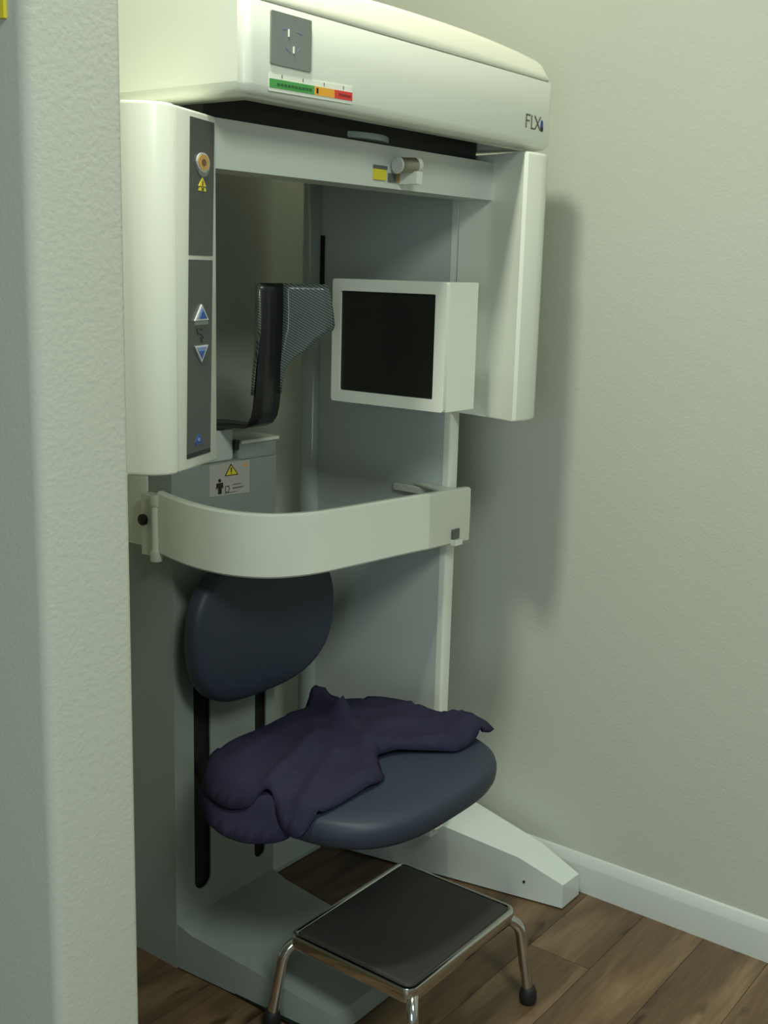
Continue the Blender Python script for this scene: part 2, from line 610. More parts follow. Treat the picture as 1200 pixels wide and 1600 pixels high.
def band(n, s0, s1, m):
    def zb(s): return 1.7005 + (s - 1.285) * 0.004 / 0.189
    return obj(n, flat([(s0, zb(s0)), (s1, zb(s1)), (s1, zb(s1) + 0.0125), (s0, zb(s0) + 0.0125)], (0, FY, 0), X, Z, 0.001, 0.0016), m, beam, smooth=False)


band('green_band', 1.2852, 1.3835, 'green')
band('orange_band', 1.3835, 1.4305, 'orange')
band('red_band', 1.4305, 1.4738, 'red')
obj('print', strokes([((1.302 + i * 0.0078, 1.7065 + i * 0.0002), (1.306 + i * 0.0078, 1.7066 + i * 0.0002)) for i in range(10)], 0.0035, (0, FY, 0), X, Z, 0.0016, 0.0019), 'greendk', beam, smooth=False)
obj('print', strokes([((1.442 + i * 0.006, 1.7105), (1.4455 + i * 0.006, 1.7106)) for i in range(5)], 0.0032, (0, FY, 0), X, Z, 0.0016, 0.0019), 'reddk', beam, smooth=False)
obj('print', flat([(1.388, 1.7055), (1.3925, 1.7055), (1.3925, 1.713), (1.388, 1.713)], (0, FY, 0), X, Z, 0.0016, 0.0019), 'ink', beam, smooth=False)
for i, a in enumerate((1.312, 1.358, 1.406, 1.452)):
    obj('scale_numeral', strokes([((a, 1.7165 + i * 0.001), (a, 1.7205 + i * 0.001))], 0.0016, (0, FY, 0), X, Z, 0.001, 0.0014), 'inkgrey', beam, smooth=False)
# FLX
lx, lz, lh = 2.004, 1.7225, 0.0235
obj('lettering', strokes([((lx, lz), (lx, lz + lh)), ((lx, lz + lh), (lx + .014, lz + lh)), ((lx, lz + lh * .55), (lx + .011, lz + lh * .55)),
                          ((lx + .020, lz + lh), (lx + .020, lz)), ((lx + .020, lz), (lx + .033, lz)),
                          ((lx + .032, lz + lh), (lx + .053, lz)), ((lx + .053, lz + lh), (lx + .034, lz))], 0.0026, (0, FY, 0), X, Z, 0.0, 0.0012), 'inkgrey', beam, smooth=False)
obj('blue_mark', flat([(lx + .054, lz + .004), (lx + .064, lz + .004), (lx + .063, lz + .017), (lx + .057, lz + .019)], (0, FY, 0), X, Z, 0, 0.0012), 'bluedk', beam, smooth=False)
obj('dark_mark', flat([(lx + .056, lz - .002), (lx + .064, lz - .002), (lx + .064, lz + .006), (lx + .056, lz + .006)], (0, FY, 0), X, Z, 0.0002, 0.0014), 'ink', beam, smooth=False)

# turntable under the beam
obj('turntable', cyl((1.69, 1.415, 1.672), (1.69, 1.415, 1.684), 0.100, 48, bev=0.003), 'grey', S)
obj('bearing', cyl((1.69, 1.415, 1.655), (1.69, 1.415, 1.744), 0.075, 40), 'black', S)

# gantry bar
gb = obj('gantry_bar', box(1.262, 2.066, 1.302, 1.372, 1.591, 1.664, 0.003, 2), 'barwhite', S)
obj('gantry_top', prism(rrect(1.50, 1.83, 1.34, 1.54, (0, 0, .06, .06)), 1.622, 1.662, 0.004), 'black', gb)

obj('gap_shade_block', box(1.285, 2.040, 1.335, 1.79, 1.6645, 1.738, 0.004), 'black', S)  # invented black block, stands in for the shade in this gap

# small alignment light hanging on the gantry bar
lm = obj('laser_pointer', cyl((1.708, 1.282, 1.6305), (1.748, 1.273, 1.6328), 0.0135, 28, bev=0.002), 'metal', S)
obj('lens_cap', cyl((1.748, 1.273, 1.6328), (1.758, 1.271, 1.6334), 0.0135, 28, bev=0.003), 'label', lm)
obj('retaining_ring', cyl((1.7065, 1.2823, 1.6304), (1.710, 1.2816, 1.6306), 0.0147, 28), 'silver', lm)
obj('mount', box(1.738, 1.756, 1.262, 1.303, 1.600, 1.622, 0.002), 'white', lm)
obj('warning_label', flat([(1.663, 1.6035), (1.697, 1.6035), (1.697, 1.6215), (1.663, 1.6215)], (0, 1.302, 0), X, Z, 0, 0.004), 'yellow', gb, smooth=False)
obj('warning_label', flat([(1.663, 1.6215), (1.699, 1.6215), (1.699, 1.628), (1.663, 1.628)], (0, 1.302, 0), X, Z, 0, 0.0042), 'inkgrey', gb, smooth=False)
obj('warning_label', flat([(1.706, 1.602), (1.728, 1.602), (1.728, 1.617), (1.706, 1.617)], (0, 1.302, 0), X, Z, 0, 0.003), 'inkgrey', gb, smooth=False)
obj('warning_label', flat([(1.728, 1.602), (1.737, 1.602), (1.737, 1.622), (1.728, 1.622)], (0, 1.302, 0), X, Z, 0, 0.003), 'gold', gb, smooth=False)

# source housing with the control strip (left end of the gantry)
P0 = Vector((1.149, 1.25, 0)); EX = Vector((math.cos(math.radians(20)), math.sin(math.radians(20)), 0))


def PP(s, off=0.0):
    n = EX.cross(Z)
    p = P0 + EX * s + n * off
    return (p.x, p.y)


SZ0, SZ1 = 1.147, 1.665
shell = [PP(0.000), (1.139, 1.2475), (1.128, 1.2485), (1.116, 1.2535), (1.105, 1.263), (1.097, 1.276), (1.091, 1.292), (1.083, 1.33), (1.077, 1.38), (1.078, 1.44), (1.095, 1.485), (1.13, 1.50), (1.25, 1.49), (1.285, 1.44), PP(0.128, -0.02), PP(0.000, -0.02)]
sh = obj('source_housing', prism(shell, SZ0, SZ1, 0.005, 3), 'white', S, ang=40)
cp = obj('control_panel', prism([PP(0.0042), PP(0.130), PP(0.1385, -0.006), PP(0.1385, -0.0185), PP(0.0042, -0.0185)], SZ0 + 0.001, SZ1 - 0.001, 0.004, 3), 'white', S, ang=40)

obj('housing_seam', prism([PP(0.0004, -0.003), PP(0.0040, -0.003), PP(0.0040, -0.0184), PP(0.0004, -0.0184)], SZ0 + 0.004, SZ1 - 0.004), 'seam', sh, smooth=False)


def cpl(name, poly, m, t0, t1, parent=cp):
    return obj(name, flat(poly, P0, EX, Z, t0, t1), m, parent, smooth=False)


def sx(z):
    # centre line of the strip leans very slightly with the housing
    return 0.067 + (z - 1.17) * 0.0385


def quad(a0, a1, z0, z1):
    return [(sx(z0) + a0, z0), (sx(z0) + a1, z0), (sx(z1) + a1, z1), (sx(z1) + a0, z1)]


cpl('membrane', quad(-0.0385, 0.0385, 1.462, 1.654), 'panel', 0, 0.0015)
cpl('membrane', quad(-0.0385, 0.0385, 1.172, 1.4555), 'panel', 0, 0.0015)
cpl('membrane_trim', quad(-0.0385, 0.0385, 1.165, 1.172), 'ink', 0, 0.0016)
c = sx(1.594)
bt = cpl('button', circ(c, 1.594, 0.0205, 28, 0.0138), 'silver', 0.0015, 0.0035)
cpl('button_face', circ(c, 1.594, 0.0175, 28, 0.0116), 'gold', 0.0035, 0.0042, cp)
cpl('button_centre', circ(c, 1.594, 0.0070, 20, 0.0052), 'golddk', 0.0042, 0.0046, cp)
cpl('button_reflection', circ(c + 0.001, 1.5885, 0.0205, 28, 0.0145), 'badge', 0.0015, 0.0025)  # offset grey disc paints the button's reflection in the clear cover
c = sx(1.56)
cpl('warning_triangle', [(c - .012, 1.5605), (c + .012, 1.5605), (c, 1.5735)], 'yellow', 0.0015, 0.0024)
cpl('warning_mark', [(c - .002, 1.5615), (c + .002, 1.5615), (c + .0012, 1.568), (c - .0012, 1.568)], 'golddk', 0.0024, 0.0028)
cpl('warning_print', [(c - .012, 1.554), (c + .012, 1.554), (c + .010, 1.559), (c - .010, 1.559)], 'yellow', 0.0015, 0.0022)
cpl('warning_mark', [(c - .003, 1.5545), (c + .004, 1.5545), (c + .004, 1.5585), (c - .003, 1.5585)], 'greendk', 0.0022, 0.0026)


def tri(c, z, s, h):
    return [(c - s, z), (c + s, z), (c, z + h)] if h > 0 else [(c + s, z), (c - s, z), (c, z + h)]


c = sx(1.37)
cpl('up_key', tri(c, 1.3675, 0.0225, 0.0235), 'silver', 0.0015, 0.004)
cpl('up_symbol', tri(c, 1.3700, 0.0165, 0.0170), 'bluelt', 0.004, 0.0044)
cpl('up_symbol', tri(c + .003, 1.3700, 0.0125, 0.0125), 'blue', 0.0044, 0.0047)
cpl('up_key_reflection', [(c - .0215, 1.361), (c + .024, 1.361), (c + .0225, 1.3672), (c - .021, 1.3672)], 'badge', 0.0015, 0.0022)  # painted double image below the up key
c = sx(1.32)
cpl('down_key', tri(c, 1.3305, 0.0225, -0.0245), 'silver', 0.0015, 0.004)
cpl('down_symbol', tri(c, 1.3282, 0.0165, -0.0178), 'bluelt', 0.004, 0.0044)
cpl('down_symbol', tri(c, 1.3225, 0.0105, -0.0115), 'blue', 0.0044, 0.0047)
cpl('down_key_reflection', [(c + .003, 1.3035), (c + .025, 1.3275), (c + .0225, 1.3275), (c + .0022, 1.3062)], 'badge', 0.0015, 0.0022)  # grey sliver, painted double image beside the down key
c = sx(1.345)
obj('seat_icon', strokes([((c - .012, 1.355), (c - .010, 1.348)), ((c - .010, 1.348), (c, 1.347)), ((c - .002, 1.354), (c + .006, 1.354)), ((c + .002, 1.346), (c + .01, 1.341)),
                          ((c - .002, 1.342), (c + .004, 1.337)), ((c + .004, 1.341), (c + .004, 1.3345))], 0.0022, P0, EX, Z, 0.0015, 0.0019), 'ink', cp, smooth=False)
c = sx(1.19)
cpl('blue_symbol', tri(c - .003, 1.187, 0.0125, 0.0125), 'blue', 0.0015, 0.0022)
cpl('blue_symbol', [(c - .013, 1.1815), (c + .010, 1.1815), (c + .010, 1.1865), (c - .013, 1.1865)], 'bluedk', 0.0015, 0.0021)
cpl('blue_symbol', circ(c - .003, 1.1895, 0.003, 12), 'bluelt', 0.0022, 0.0026)

# detector arm (right end of the gantry) and the flat detector box
arm = [(2.014, 1.205), (2.020, 1.1995), (2.058, 1.1935), (2.078, 1.1945), (2.098, 1.2015), (2.112, 1.214), (2.120, 1.235), (2.126, 1.30), (2.124, 1.370), (2.114, 1.381), (2.058, 1.381), (2.0585, 1.315), (2.054, 1.290)]
obj('detector_arm', prism(arm, 1.152, 1.680, 0.006, 3), 'white', S, ang=30)
DX0, DX1, DY0, DY1, DZ0, DZ1 = 1.838, 1.942, 1.252, 1.533, 1.181, 1.428
db = obj('detector_box', box(DX0 + 0.006, DX1, DY0, DY1, DZ0, DZ1, 0.004, 3), 'white', S, ang=40)
rim = rrect(-DY1, -DY0, DZ0, DZ1, 0.006, 3)
win = rrect(-1.512, -1.278, 1.2045, 1.4045, 0.003, 3)
obj('bezel', holed(rim, [win[::-1]], (DX0 + 0.006, 0, 0), (0, -1, 0), Z, 0, 0.010), 'white', db, ang=30)
obj('detector_window', flat(rrect(-1.513, -1.277, 1.2035, 1.4055, 0.003, 3), (DX0 + 0.006, 0, 0), (0, -1, 0), Z, 0, 0.0045), 'screen', db, smooth=False)
obj('detector_mount', box(1.935, 2.060, 1.330, 1.365, 1.24, 1.37, 0.004), 'grey', db)

# right side column: wide panel, front edge and rear edge trim, foot
PX0, PX1 = 2.066, 2.098
sp = obj('side_panel', box(PX0, PX1, 1.402, 1.80, 0.15, 1.688, 0.002, 1), 'grey', S)
obj('front_edge_trim', prism(rrect(PX0 - 0.001, PX1 + 0.001, 1.386, 1.404, (0.006, 0.006, 0, 0), 4), 0.172, 1.687, 0.001, 1), 'white', sp)
obj('rear_edge_trim', prism([(PX0 - 0.006, 1.762), (PX0 - 0.014, 1.768), (PX0 - 0.020, 1.780), (PX0 - 0.020, 1.798), (PX0 - 0.008, 1.812), (PX1, 1.816), (PX1, 1.762)], 0.17, 1.687, 0.002, 1), 'glossgrey', sp, ang=60)
obj('cable_slit', box(PX0 - 0.006, PX0 + 0.002, 1.752, 1.760, 1.41, 1.52), 'slot', sp, smooth=False)


def fquad(p):
    return [Vector(q) for q in p]


# foot: tapered wedge that slopes down to the front
sec = []
for y, xi, xo, zt in ((1.80, 2.058, 2.240, 0.178), (1.52, 2.060, 2.265, 0.176), (1.43, 2.118, 2.285, 0.160), (1.23, 2.186, 2.292, 0.108), (1.125, 2.212, 2.290, 0.064)):
    sec.append([(2.215 - (y - 1.125) * 0.19, y, 0.004), (xi, y, zt), (xo, y, zt - 0.004), (xo + 0.006, y, 0.004)])
bm = loft(sec, cap=False)
bm.verts.ensure_lookup_table()
bm.faces.new([bm.verts[i] for i in (0, 1, 2, 3)]); bm.faces.new([bm.verts[-4 + i] for i in (3, 2, 1, 0)])
bevel(bm, 0.006, 3, ang=25)
fr = obj('foot', bm, 'footwhite', S, ang=40)
obj('screw_hole', cyl((2.199, 1.218, 0.048), (2.192, 1.217, 0.048), 0.0032, 12), 'ink', fr)
obj('foot_pad', prism([(2.11, 1.79), (2.125, 1.6), (2.218, 1.135), (2.285, 1.135), (2.25, 1.6), (2.23, 1.79)], 0.0, 0.006), 'black', fr, smooth=False)
# rear cross base between the columns
bm = loft([[(xx, 1.744, 0.002), (xx, 1.744, 0.012), (xx, 1.800, 0.072), (xx, 1.835, 0.074), (xx, 1.835, 0.002)] for xx in (1.787, 2.075)])
obj('rear_base', bm, 'footwhite', S, ang=30)

# seat column: front skin with two real slots, dark cavity, upper box, rear spine, foot
CX0, CX1, CY = 1.490, 1.785, 1.64


def slot(x0, x1, z0, z1):
    r = (x1 - x0) / 2
    out = []
    for k in range(9):
        a = math.pi + math.pi * k / 8
        out.append((x0 + r + r * math.cos(a), z0 + r + r * math.sin(a)))
    for k in range(9):
        a = math.pi * k / 8
        out.append((x0 + r + r * math.cos(a), z1 - r + r * math.sin(a)))
    return out


front = [(CX0, 0.0), (CX1, 0.0), (CX1, 1.062), (CX0, 1.062)]
sc = obj('seat_column', holed(front, [slot(1.543, 1.590, 0.152, 0.72), slot(1.7235, 1.7585, 0.152, 0.72)], (0, CY, 0), X, Z, -0.004, 0.0), 'colgrey', S, ang=30)
CYS = CY + 0.0042
obj('column_side', box(CX0, CX0 + 0.02, CYS, 1.85, 0.0, 0.900), 'colgrey', sc, smooth=False)
obj('column_side', box(CX1 - 0.02, CX1, CYS, 1.85, 0.0, 0.900), 'colgrey', sc, smooth=False)
obj('column_side', box(CX0, CX0 + 0.02, CYS, 1.702, 0.9005, 1.062), 'colgrey', sc, smooth=False)
obj('column_side', box(CX1 - 0.02, CX1, CYS, 1.72, 0.9005, 1.0615), 'colgrey', sc, smooth=False)
obj('slot_cavity', box(1.512, 1.763, 1.650, 1.70, 0.05, 0.86), 'slot', sc, smooth=False)
obj('column_back', box(CX0 + 0.02, CX1 - 0.02, 1.83, 1.85, 0.0, 0.90), 'colgrey', sc, smooth=False)
obj('column_shelf', box(CX0 + 0.001, CX1 - 0.001, 1.70, 1.85, 0.892, 0.904), 'colgrey', sc, smooth=False)
obj('cap_plate', prism(rrect(1.672, CX1 + 0.001, CY - 0.003, 1.73, 0.006), 1.062, 1.098, 0.003, 2), 'colgrey', sc)
obj('cap_lip', box(1.676, CX1 + 0.003, CY - 0.006, 1.73, 1.094, 1.1005, 0.002), 'bracket', sc)
obj('head_mount', prism(rrect(1.545, 1.667, CY + 0.006, 1.76, 0.008), 1.064, 1.125, 0.003, 2), 'grey', sc)
obj('mount_clip', box(1.662, 1.675, CY - 0.001, 1.66, 1.083, 1.102, 0.001), 'black', sc)
obj('rear_spine', prism(rrect(CX0, 1.575, 1.706, 1.782, (0.010, 0.010, 0.004, 0.004)), 0.900, 1.687), 'white', S)

# foot of the seat column
sec = []
for y, x0, x1, zt in ((1.70, 1.492, 1.786, 0.104), (1.64, 1.492, 1.786, 0.102), (1.60, 1.494, 1.786, 0.090), (1.30, 1.514, 1.784, 0.060), (1.235, 1.520, 1.782, 0.052)):
    sec.append([(x0 - 0.002, y, 0.004), (x0, y, zt), (x1, y, zt), (x1 + 0.002, y, 0.004)])
bm = loft(sec, cap=False)
bm.verts.ensure_lookup_table()
bm.faces.new([bm.verts[i] for i in (0, 1, 2, 3)]); bm.faces.new([bm.verts[-4 + i] for i in (3, 2, 1, 0)])
bevel(bm, 0.013, 3, ang=30)
cf = obj('column_foot', bm, 'colgrey', S, ang=40)
obj('foot_pad', box(1.50, 1.776, 1.246, 1.69, 0.0, 0.006), 'black', cf, smooth=False)

# warning label on the column
lb = obj('warning_label', flat([(1.590, 0.995), (1.704, 0.990), (1.704, 1.059), (1.590, 1.059)], (0, CY, 0), X, Z, 0, 0.001), 'labelpink', sc, smooth=False)


def wl(name, poly, m, t0=0.001, t1=0.0016):
    return obj(name, flat(poly, (0, CY, 0), X, Z, t0, t1), m, sc, smooth=False)


wl('warning_triangle', [(1.632, 1.0325), (1.671, 1.0315), (1.6495, 1.0565)], 'ink')
wl('warning_triangle', [(1.6355, 1.0342), (1.6668, 1.0335), (1.6495, 1.0528)], 'yellow', 0.0016, 0.002)
wl('warning_mark', [(1.6485, 1.039), (1.6515, 1.039), (1.6522, 1.0485), (1.6482, 1.0485)], 'ink', 0.002, 0.0023)
wl('warning_mark', circ(1.650, 1.0362, 0.0014, 10), 'ink', 0.002, 0.0023)
wl('person_symbol', circ(1.618, 1.0255, 0.0038, 16), 'ink')
wl('person_symbol', [(1.609, 1.0205), (1.627, 1.0205), (1.628, 1.009), (1.6255, 1.009), (1.6235, 1.013), (1.6235, 0.998), (1.6135, 0.998), (1.6135, 1.013), (1.6105, 1.009), (1.608, 1.009)], 'ink')
obj('label_print', strokes([((1.634, 1.0115), (1.644, 1.0115)), ((1.634, 1.0115), (1.634, 1.000)), ((1.634, 1.000), (1.643, 0.999)), ((1.643, 0.999), (1.645, 1.007)), ((1.645, 1.007), (1.641, 1.0115))], 0.0018, (0, CY, 0), X, Z, 0.001, 0.0015), 'inkgrey', sc, smooth=False)
obj('label_print', strokes([((1.655 + 0.005 * i, 1.0125 + 0.001 * (i % 2)), (1.658 + 0.005 * i, 1.0120)) for i in range(5)] + [((1.656 + 0.005 * i, 1.0050 + 0.0008 * (i % 2)), (1.6592 + 0.005 * i, 1.0050), 0.0024) for i in range(6)] + [((1.632, 0.9975), (1.668, 0.9975), 0.001)], 0.0017, (0, CY, 0), X, Z, 0.001, 0.0015), 'inkgrey', sc, smooth=False)
wl('label_print', [(1.684, 1.0465), (1.697, 1.0465), (1.695, 1.0505), (1.683, 1.0505)], 'orange', 0.001, 0.0013)

# head support: carbon cup with a central spine and two swept wings, stem bends back to the mount
HX = 1.650
rows = []    # z, y of spine, half width of spine, wing length, wing forward
for z, ys, hw, wl_, tilt in ((1.417, 1.535, 0.033, 0.060, 0), (1.405, 1.534, 0.033, 0.063, 0), (1.385, 1.534, 0.033, 0.066, 0), (1.360, 1.534, 0.033, 0.069, 0),
                             (1.338, 1.535, 0.033, 0.071, 0), (1.328, 1.535, 0.033, 0.068, 0), (1.312, 1.536, 0.033, 0.050, 0), (1.292, 1.537, 0.033, 0.038, 0),
                             (1.276, 1.538, 0.033, 0.020, 0), (1.258, 1.540, 0.033, 0.011, 0), (1.235, 1.541, 0.034, 0.006, 0), (1.205, 1.543, 0.035, 0.004, 0), (1.180, 1.546, 0.035, 0.003, 0),
                             (1.162, 1.551, 0.035, 0.002, 0), (1.150, 1.560, 0.034, 0.001, 0), (1.143, 1.575, 0.033, 0.0005, 0), (1.140, 1.630, 0.032, 0.0004, 0), (1.139, 1.70, 0.032, 0.0004, 0)):
    row = []
    for k in range(7):
        a = k / 6
        row.append((HX - hw - wl_ * 0.93 * (1 - a), ys - wl_ * 0.93 * (1 - a) * (0.97 + 0.10 * (1 - a)), z))
    row.append((HX, ys + 0.001, z))
    for k in range(7):
        a = k / 6
        row.append((HX + hw + wl_ * a, ys - wl_ * a * (0.97 + 0.10 * a), z))
    rows.append(row)


def sheet(rows):
    bm = bmesh.new()
    R = [[bm.verts.new(p) for p in r] for r in rows]
    for a, b in zip(R, R[1:]):
        for i in range(len(a) - 1):
            bm.faces.new((a[i], a[i + 1], b[i + 1], b[i]))
    return bm


hd = obj('head_support', sheet([r[6:9] for r in rows]), 'carbonshade', S, ang=30)
for side in (slice(0, 7), slice(8, 15)):
    wg = obj('head_wing', sheet([r[side] for r in rows[:12]]), 'carbon', hd, ang=30)
    md = wg.modifiers.new('thickness', 'SOLIDIFY'); md.thickness = 0.006; md.offset = -1
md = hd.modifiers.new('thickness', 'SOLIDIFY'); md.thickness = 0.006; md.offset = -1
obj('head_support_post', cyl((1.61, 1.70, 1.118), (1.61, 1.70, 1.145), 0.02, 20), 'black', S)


# restraint bar
path = catmull([(1.4705, 1.648), (1.4600, 1.585), (1.4590, 1.535), (1.4700, 1.477), (1.5000, 1.432), (1.5450, 1.404), (1.6200, 1.385), (1.7400, 1.378), (1.8600, 1.3745), (1.9600, 1.370)], 6)


def barz(i, n):
    t = i / (n - 1)
    return 0.962 - 0.033 * t, 0.061


def sweep_bar(path, z0f, th):
    n = len(path)
    rings = []
    for i, p in enumerate(path):
        t = (path[min(i + 1, n - 1)] - path[max(i - 1, 0)]).normalized()
        nr = Vector((t.y, -t.x)) * th / 2
        zc, h = z0f(i, n)
        a, b = p + nr, p - nr
        e = 0.004
        ring = []
        for q, s in ((a, 1), (b, -1)):
            pass
        nn = nr.normalized()
        pts = [(a - nn * e, zc - h), (a, zc - h + e), (a + nn * 0.001, zc), (a, zc + h - e), (a - nn * e, zc + h), (b + nn * e, zc + h), (b, zc + h - e), (b, zc - h + e), (b + nn * e, zc - h)]
        rings.append([(q.x, q.y, z) for q, z in pts])
    return loft(rings)


rb = obj('restraint_bar', sweep_bar(path, barz, 0.018), 'white', S, ang=35)
path2 = [Vector((1.9602, 1.3698)), Vector((2.02, 1.3665)), Vector((2.08, 1.3625)), Vector((2.101, 1.361))]
endc = obj('end_cap', sweep_bar(path2, lambda i, n: (0.9288 - 0.0035 * i / (n - 1), 0.0608), 0.0185), 'bracket', rb, ang=35)
obj('latch_arm', prism([(2.05, 1.371), (2.064, 1.371), (2.064, 1.53), (2.056, 1.53)], 0.962, 0.979, 0.002, 1), 'bracket', rb)
obj('latch_arm', prism([(2.02, 1.377), (2.0655, 1.377), (2.0655, 1.475), (2.060, 1.475)], 0.980, 0.987, 0.0015, 1), 'bracket', rb)
obj('latch_hole', box(2.036, 2.060, 1.350, 1.3568, 0.880, 0.901), 'inkgrey', rb, smooth=False)
obj('latch_tab', box(2.036, 2.064, 1.344, 1.3568, 0.866, 0.879, 0.002), 'white', rb)
# hinge on the column side
br = obj('hinge_bracket', box(1.466, 1.4895, 1.655, 1.700, 0.892, 1.012, 0.003), 'bracket', S)
obj('hinge_pin', cyl((1.461, 1.654, 0.905), (1.461, 1.654, 0.996), 0.0075, 16), 'white', br)
obj('hinge_knuckle', cyl((1.463, 1.655, 0.994), (1.463, 1.655, 1.016), 0.012, 18, bev=0.002), 'bracket', br)
obj('hinge_knuckle', cyl((1.463, 1.655, 0.885), (1.463, 1.655, 0.906), 0.012, 18, bev=0.002), 'bracket', br)
obj('knob', cyl((1.466, 1.691, 0.962), (1.457, 1.691, 0.962), 0.011, 18, bev=0.002), 'black', br)

# seat and backrest
SCX, SCY, STOP = 1.656, 1.310, 0.517
SHX, SHY = 0.260, 0.245
rings = []
for k, z in ((0.80, STOP - 0.056), (0.93, STOP - 0.055), (0.975, STOP - 0.050), (0.993, STOP - 0.041), (1.0, STOP - 0.030), (0.998, STOP - 0.018), (0.986, STOP - 0.008), (0.955, STOP - 0.001), (0.8, STOP + 0.003), (0.6, STOP + 0.006), (0.35, STOP + 0.008), (0.12, STOP + 0.009)):
    rings.append([(SCX + x * k, SCY + y * k, z) for x, y in superell(SHX, SHY, 3.1, 72, 0.0)])
seat = obj('seat', loft(rings), 'vinyl', S, ang=70)
rings = []
for k, z in ((0.5, STOP - 0.068), (0.82, STOP - 0.066), (0.86, STOP - 0.055)):
    rings.append([(SCX + x * k, SCY + y * k, z) for x, y in superell(0.255, 0.24, 3.1, 48)])
obj('seat_pan', loft(rings), 'under', seat, ang=50)
for xa, xb in ((1.552, 1.582), (1.730, 1.753)):
    obj('seat_bracket', box(xa, xb, 1.40, 1.69, 0.416, 0.440, 0.003), 'under', S)
    obj('backrest_bracket', box(xa, xb, 1.588, 1.69, 0.640, 0.70, 0.003), 'under', S)

BCX, BCY, BCZ = 1.666, 1.545, 0.731
rings = []
for k, d in ((0.80, 0.046), (0.95, 0.045), (0.99, 0.038), (1.0, 0.026), (0.993, 0.014), (0.965, 0.005), (0.90, 0.000), (0.75, -0.002), (0.5, -0.003), (0.25, -0.0035)):
    rings.append([(BCX + x * k * (1.0 + 0.06 * min(0, z / 0.15)), BCY + d - 0.02 * (x * k / 0.21) ** 2 + 0.012, BCZ + z * k) for x, z in superell(0.209, 0.152, 2.7, 64)])
obj('backrest', loft(rings), 'vinyl', S, ang=70)
obj('backrest_pan', prism(rrect(1.53, 1.78, 0.66, 0.80, 0.03), 1.585, 1.60, 0.0, mapf=lambda x, y, z: (x, z, y)), 'under', S)

# ------------------------------------------------------------------ folded cloth on the seat
SE = superell(1, 1, 2.7, 64)


def seat_r(x, y):
    a, b = abs(x - SCX) / SHX, abs(y - SCY) / SHY
    return (a ** 3.1 + b ** 3.1) ** (1 / 3.1)


def seg_d(p, a, b):
    a, b, p = Vector(a), Vector(b), Vector(p)
    t = max(0, min(1, (p - a).dot(b - a) / (b - a).length_squared))
    return (p - a - (b - a) * t).length, t


ridges = [((1.800, 1.528), (1.752, 1.420), 0.022, 0.014), ((1.752, 1.420), (1.665, 1.285), 0.018, 0.015),
          ((1.545, 1.200), (1.690, 1.290), 0.008, 0.018), ((1.42, 1.310), (1.660, 1.395), 0.015, 0.016), ((1.41, 1.225), (1.600, 1.310), 0.012, 0.014),
          ((1.690, 1.262), (1.800, 1.185), 0.014, 0.013), ((1.76, 1.330), (1.930, 1.230), 0.010, 0.022), ((1.89, 1.20), (1.955, 1.208), 0.020, 0.030),
          ((1.78, 1.42), (1.88, 1.36), 0.008, 0.018), ((1.80, 1.528), (1.812, 1.522), 0.016, 0.012), ((1.43, 1.31), (1.47, 1.32), 0.008, 0.02),
          ((1.70, 1.43), (1.62, 1.34), -0.008, 0.016), ((1.47, 1.44), (1.66, 1.47), 0.006, 0.020)]


def seat_top(x, y):
    r = seat_r(x, y)
    if r <= 1.0:
        return STOP + 0.009 - 0.010 * r ** 3 - 0.020 * max(0, (r - 0.955) / 0.045) ** 2.0
    return STOP - 0.020


def cloth_z(x, y):
    r = seat_r(x, y)
    z = seat_top(x, y) + 0.014
    if r > 1.0:
        z -= (r - 1.0) * 0.32 * (1.0 if x < SCX else 0.35)
    if x > SCX and r > 0.9:
        z += 0.016 * min(1, (r - 0.9) / 0.1)
    for a, b, h, w in ridges:
        d, t = seg_d((x, y), a, b)
        z += h * math.exp(-(d / w) ** 2)
    return z + 0.0018 * math.sin(38 * x + 21 * y) + 0.0015 * math.sin(53 * y - 17 * x)


def cloth_low(x, y):
    z = seat_top(x, y) + 0.007
    r = seat_r(x, y)
    if r > 1.0:
        z -= 0.004 + (r - 1.0) * 0.30
    return z - 0.012 * max(0, min(1, (1.396 - x) / 0.02))


def cloth_sheet(poly, step, zf, name_bm=None):
    B = [Vector((p.x, p.y)) for p in catmull([(a, b) for a, b in poly], 7, True)]
    nb = len(B)
    es = [(i, (i + 1) % nb) for i in range(nb)]
    xs = [p.x for p in B]; ys = [p.y for p in B]

    def inside(p):
        c = False
        j = nb - 1
        for i in range(nb):
            if (B[i].y > p[1]) != (B[j].y > p[1]) and p[0] < (B[j].x - B[i].x) * (p[1] - B[i].y) / (B[j].y - B[i].y) + B[i].x:
                c = not c
            j = i
        return c
    pts = list(B)
    yy = min(ys)
    k = 0
    while yy < max(ys):
        xx = min(xs) + (k % 2) * step / 2
        while xx < max(xs):
            if inside((xx, yy)) and min((Vector((xx, yy)) - b).length for b in B) > step * 0.55:
                pts.append(Vector((xx, yy)))
            xx += step
        yy += step * 0.87
        k += 1
    V, E_, F, *_ = delaunay_2d_cdt(pts, es, [], 1, 1e-7)
    bm = name_bm or bmesh.new()
    vs = []
    for v in V:
        d = min((v - B[i]).length for i in range(nb))
        edge = max(0.0, 1 - d / 0.014)
        vs.append(bm.verts.new((v.x, v.y, zf(v.x, v.y) - (0.010 if seat_r(v.x, v.y) < 0.93 else 0.003) * edge ** 2)))
    for f in F:
        bm.faces.new([vs[i] for i in f])
    return bm


